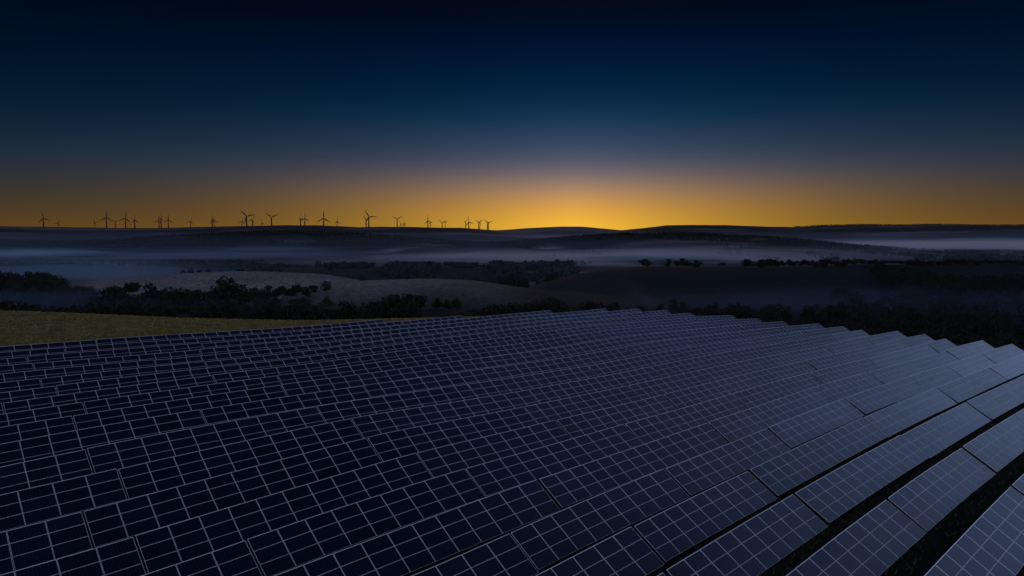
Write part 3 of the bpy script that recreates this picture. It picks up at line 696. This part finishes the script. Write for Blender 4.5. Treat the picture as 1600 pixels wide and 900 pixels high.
def field_grass():
    n = 60000; rg = np.random.default_rng(9); X = rg.uniform(-190, 20, n); Y = rg.uniform(110, 215, n)
    a = (X*DV[0]+Y*DV[1])/S; c = -(X*NV[0]+Y*NV[1])/S
    k = (c > 23.4) & (hill_dist(a, c)*S < 14) & (wavy(X, Y, 14, 3)+wavy(X, Y, 5, 6)*.6 > -.35); X, Y = X[k], Y[k]; Z = terrain(X, Y); n = len(X)
    h = rg.uniform(.12, .34, n); t = rg.uniform(0, 3.14, n); w = rg.uniform(.10, .28, n); l = rg.normal(0, .1, (n, 2))
    cx, cy = w*np.cos(t), w*np.sin(t)
    Q = np.stack([np.stack([X-cx, Y-cy, Z-.03], -1), np.stack([X+cx, Y+cy, Z-.03], -1), np.stack([X+cx*.7+l[:, 0], Y+cy*.7+l[:, 1], Z+h], -1), np.stack([X-cx*.8+l[:, 0], Y-cy*.8+l[:, 1], Z+h*.8], -1)], 1).reshape(-1, 3)
    me = bpy.data.meshes.new('grass'); me.vertices.add(len(Q)); me.vertices.foreach_set('co', Q.ravel()); me.loops.add(n*4); me.loops.foreach_set('vertex_index', np.arange(n*4, dtype=np.int32))
    me.polygons.add(n); me.polygons.foreach_set('loop_start', np.arange(0, n*4, 4, dtype=np.int32)); me.polygons.foreach_set('loop_total', np.full(n, 4, dtype=np.int32)); me.update(); me.validate()
    me.materials.append(mat_leaf('dry_grass', (.17, .14, .045), (.25, .195, .065))); o = bpy.data.objects.new('grass', me); COL.objects.link(o)
    tag(o, 'tufts of golden green grass on the open hill behind the panels at left', 'grass', kind='stuff')
field_grass()

# ------------------------------------------------------------------ haze and valley mist (real volumes)
def mat_vol(name, dens, col, aniso=.35):
    m = bpy.data.materials.new(name); m.use_nodes = True; nt = NT(m); nt.n.clear()
    out = nt.new('ShaderNodeOutputMaterial'); v = nt.new('ShaderNodeVolumeScatter'); nt.link(v.outputs[0], out.inputs['Volume'])
    v.inputs['Color'].default_value = col+(1,); v.inputs['Density'].default_value = dens; v.inputs['Anisotropy'].default_value = aniso
    m.cycles.homogeneous_volume = True
    return m
def lens(name, label, px, D, zb, rx, ry, rz, rot, dens, seed, tint=(.86, .88, 1.0)):
    """a mist bank: nested flat lenses, thinner toward the outside, all one mesh set under one empty"""
    X = (px-800)/FPX*D; root = empty(name, (X, D, zb), R(rot)); tag(root, label, 'mist', kind='stuff')
    for q, (fx, fz, fd) in enumerate(((1.0, .42, 1.3), (1.04, .66, .8), (1.1, .92, .45), (1.2, 1.25, .2))):
        rg = np.random.default_rng(seed*10+q); vs = []; fs = []; nu, nv = 56, 14; ph = rg.uniform(0, 6.28, 8)
        for i in range(nv+1):
            lat = -math.pi/2+math.pi*i/nv
            for j in range(nu):
                t = 2*math.pi*j/nu; k = 1+.13*math.sin(2*t+ph[0])+.09*math.sin(3*t+ph[1])+.06*math.sin(5*t+ph[2])+.04*math.sin(9*t+ph[6])
                hh = 1+(.25*math.sin(3*t+ph[3])+.15*math.sin(6*t+ph[4])+.1*math.sin(11*t+ph[5]))*math.cos(lat)
                vs.append((rx*fx*k*math.cos(lat)*math.cos(t), ry*fx*k*math.cos(lat)*math.sin(t), rz*fz*hh*math.sin(lat)))
        for i in range(nv):
            for j in range(nu): j2 = (j+1) % nu; fs.append((i*nu+j, i*nu+j2, i*nu+nu+j2, i*nu+nu+j))
        o = mesh_obj('mist_layer', vs, fs, (mat_vol('mist', dens*fd, tint),), smooth=True, parent=root)
        o['kind'] = 'stuff'
zf = FLOOR+CAMZ
lens('mist_bank', 'broad pale mist bank behind the dark hill', 1140, 1750, zf, 470, 260, 25, -4, .0034, 1)
lens('mist_bank', 'pale mist lying over the valley left of centre', 800, 1600, zf, 300, 230, 24, 6, .0026, 2)
lens('mist_bank', 'thin mist veil over the wood left of centre', 610, 1450, zf, 240, 150, 20, 0, .0012, 3, (.6, .75, 1.0))
lens('mist_bank', 'blue mist pooled in the far left valley', 20, 1800, zf, 260, 200, 23, 8, .0022, 4, (.35, .62, 1.0))
lens('mist_bank', 'thin blue mist over the valley at left', 370, 1750, zf, 380, 240, 22, 5, .0009, 7, (.35, .6, 1.0))
lens('mist_bank', 'bright mist bank beyond the misty ridge at far right', 1500, 2500, zf, 620, 330, 30, -8, .0042, 5, (.75, .85, 1.0))
lens('mist_bank', 'mist streak between the two far ridges near the centre', 900, 3800, zf, 700, 300, 30, 0, .0008, 6)
for i, (px, D, rx, ry, rz, dn, tn) in enumerate([(930, 1350, 120, 60, 17, .0035, (.86, .88, 1.0)), (1240, 1500, 170, 80, 20, .003, (.86, .88, 1.0)), (700, 1900, 200, 70, 24, .0025, (.75, .84, 1.0)), (420, 2100, 180, 70, 26, .0018, (.4, .64, 1.0)),
        (1390, 1900, 190, 60, 26, .004, (.8, .87, 1.0)), (1570, 1650, 150, 60, 18, .0035, (.7, .82, 1.0)), (90, 1300, 150, 70, 17, .003, (.35, .6, 1.0)), (1050, 2150, 220, 60, 26, .003, (.86, .88, 1.0))]):
    lens('mist_bank', f'{ordinal(i+1)} small wisp of mist drifting over the valley woods', px, D, zf, rx, ry, rz, i*7-20, dn, 20+i, tn)
lens('mist_bank', 'faint blue haze lying in the left hollow among the trees', 110, 690, -22, 150, 50, 17, 0, .0020, 41, (.35, .6, 1.0))
lens('mist_bank', 'faint blue haze in the hollow below the pale field', 560, 400, -20, 90, 45, 7, 0, .0005, 42, (.4, .62, 1.0))
lens('mist_bank', 'faint blue haze below the dark hill at right', 1420, 430, -22, 150, 60, 8, 0, .0005, 43, (.35, .6, 1.0))
lens('mist_bank', 'faint haze at the foot of the dark hill', 1080, 400, -24, 80, 45, 6, 0, .0004, 44, (.45, .64, 1.0))
lens('mist_bank', 'very faint haze in front of the far left wood', 60, 400, -20, 90, 50, 8, 0, .0006, 45, (.35, .6, 1.0))
for i in range(16):
    D = random.uniform(1250, 2200); px = random.uniform(560, 1450); b_ = 1 if px > 820 else .6
    lens('mist_bank', f'{ordinal(i+9)} small wisp of mist drifting over the valley woods', px, D, zf+random.uniform(0, 6), random.uniform(60, 170), random.uniform(25, 60), random.uniform(11, 23), random.uniform(-25, 25), random.uniform(.003, .006)*b_, 60+i, (.82, .87, 1.0))
def haze_box():
    vs = []; fs = []; box(vs, fs, -9000, 9000, 260, 4500, -75, -9)
    o = mesh_obj('haze', vs, fs, (mat_vol('haze', .00009, (.42, .62, 1.0), .3),)); tag(o, 'thin blue haze hanging over the whole valley', 'haze', kind='stuff')
haze_box()

# ------------------------------------------------------------------ camera and render settings
cam = bpy.data.cameras.new('camera'); co = bpy.data.objects.new('camera', cam); COL.objects.link(co)
co.location = (0, 0, CAMZ); co.rotation_euler = (R(90)-AL, 0, 0); cam.sensor_width = 36; cam.lens = FPX/1600*36
cam.clip_start = .5; cam.clip_end = 60000; scene.camera = co
scene.render.engine = 'CYCLES'
scene.view_settings.view_transform = 'Standard'; scene.view_settings.look = 'None'; scene.view_settings.exposure = 0; scene.view_settings.gamma = 1
cy = scene.cycles; cy.max_bounces = 5; cy.diffuse_bounces = 2; cy.glossy_bounces = 3; cy.transmission_bounces = 2; cy.volume_bounces = 0; cy.transparent_max_bounces = 8
cy.use_denoising = True
try: cy.denoiser = 'OPENIMAGEDENOISE'
except Exception: pass
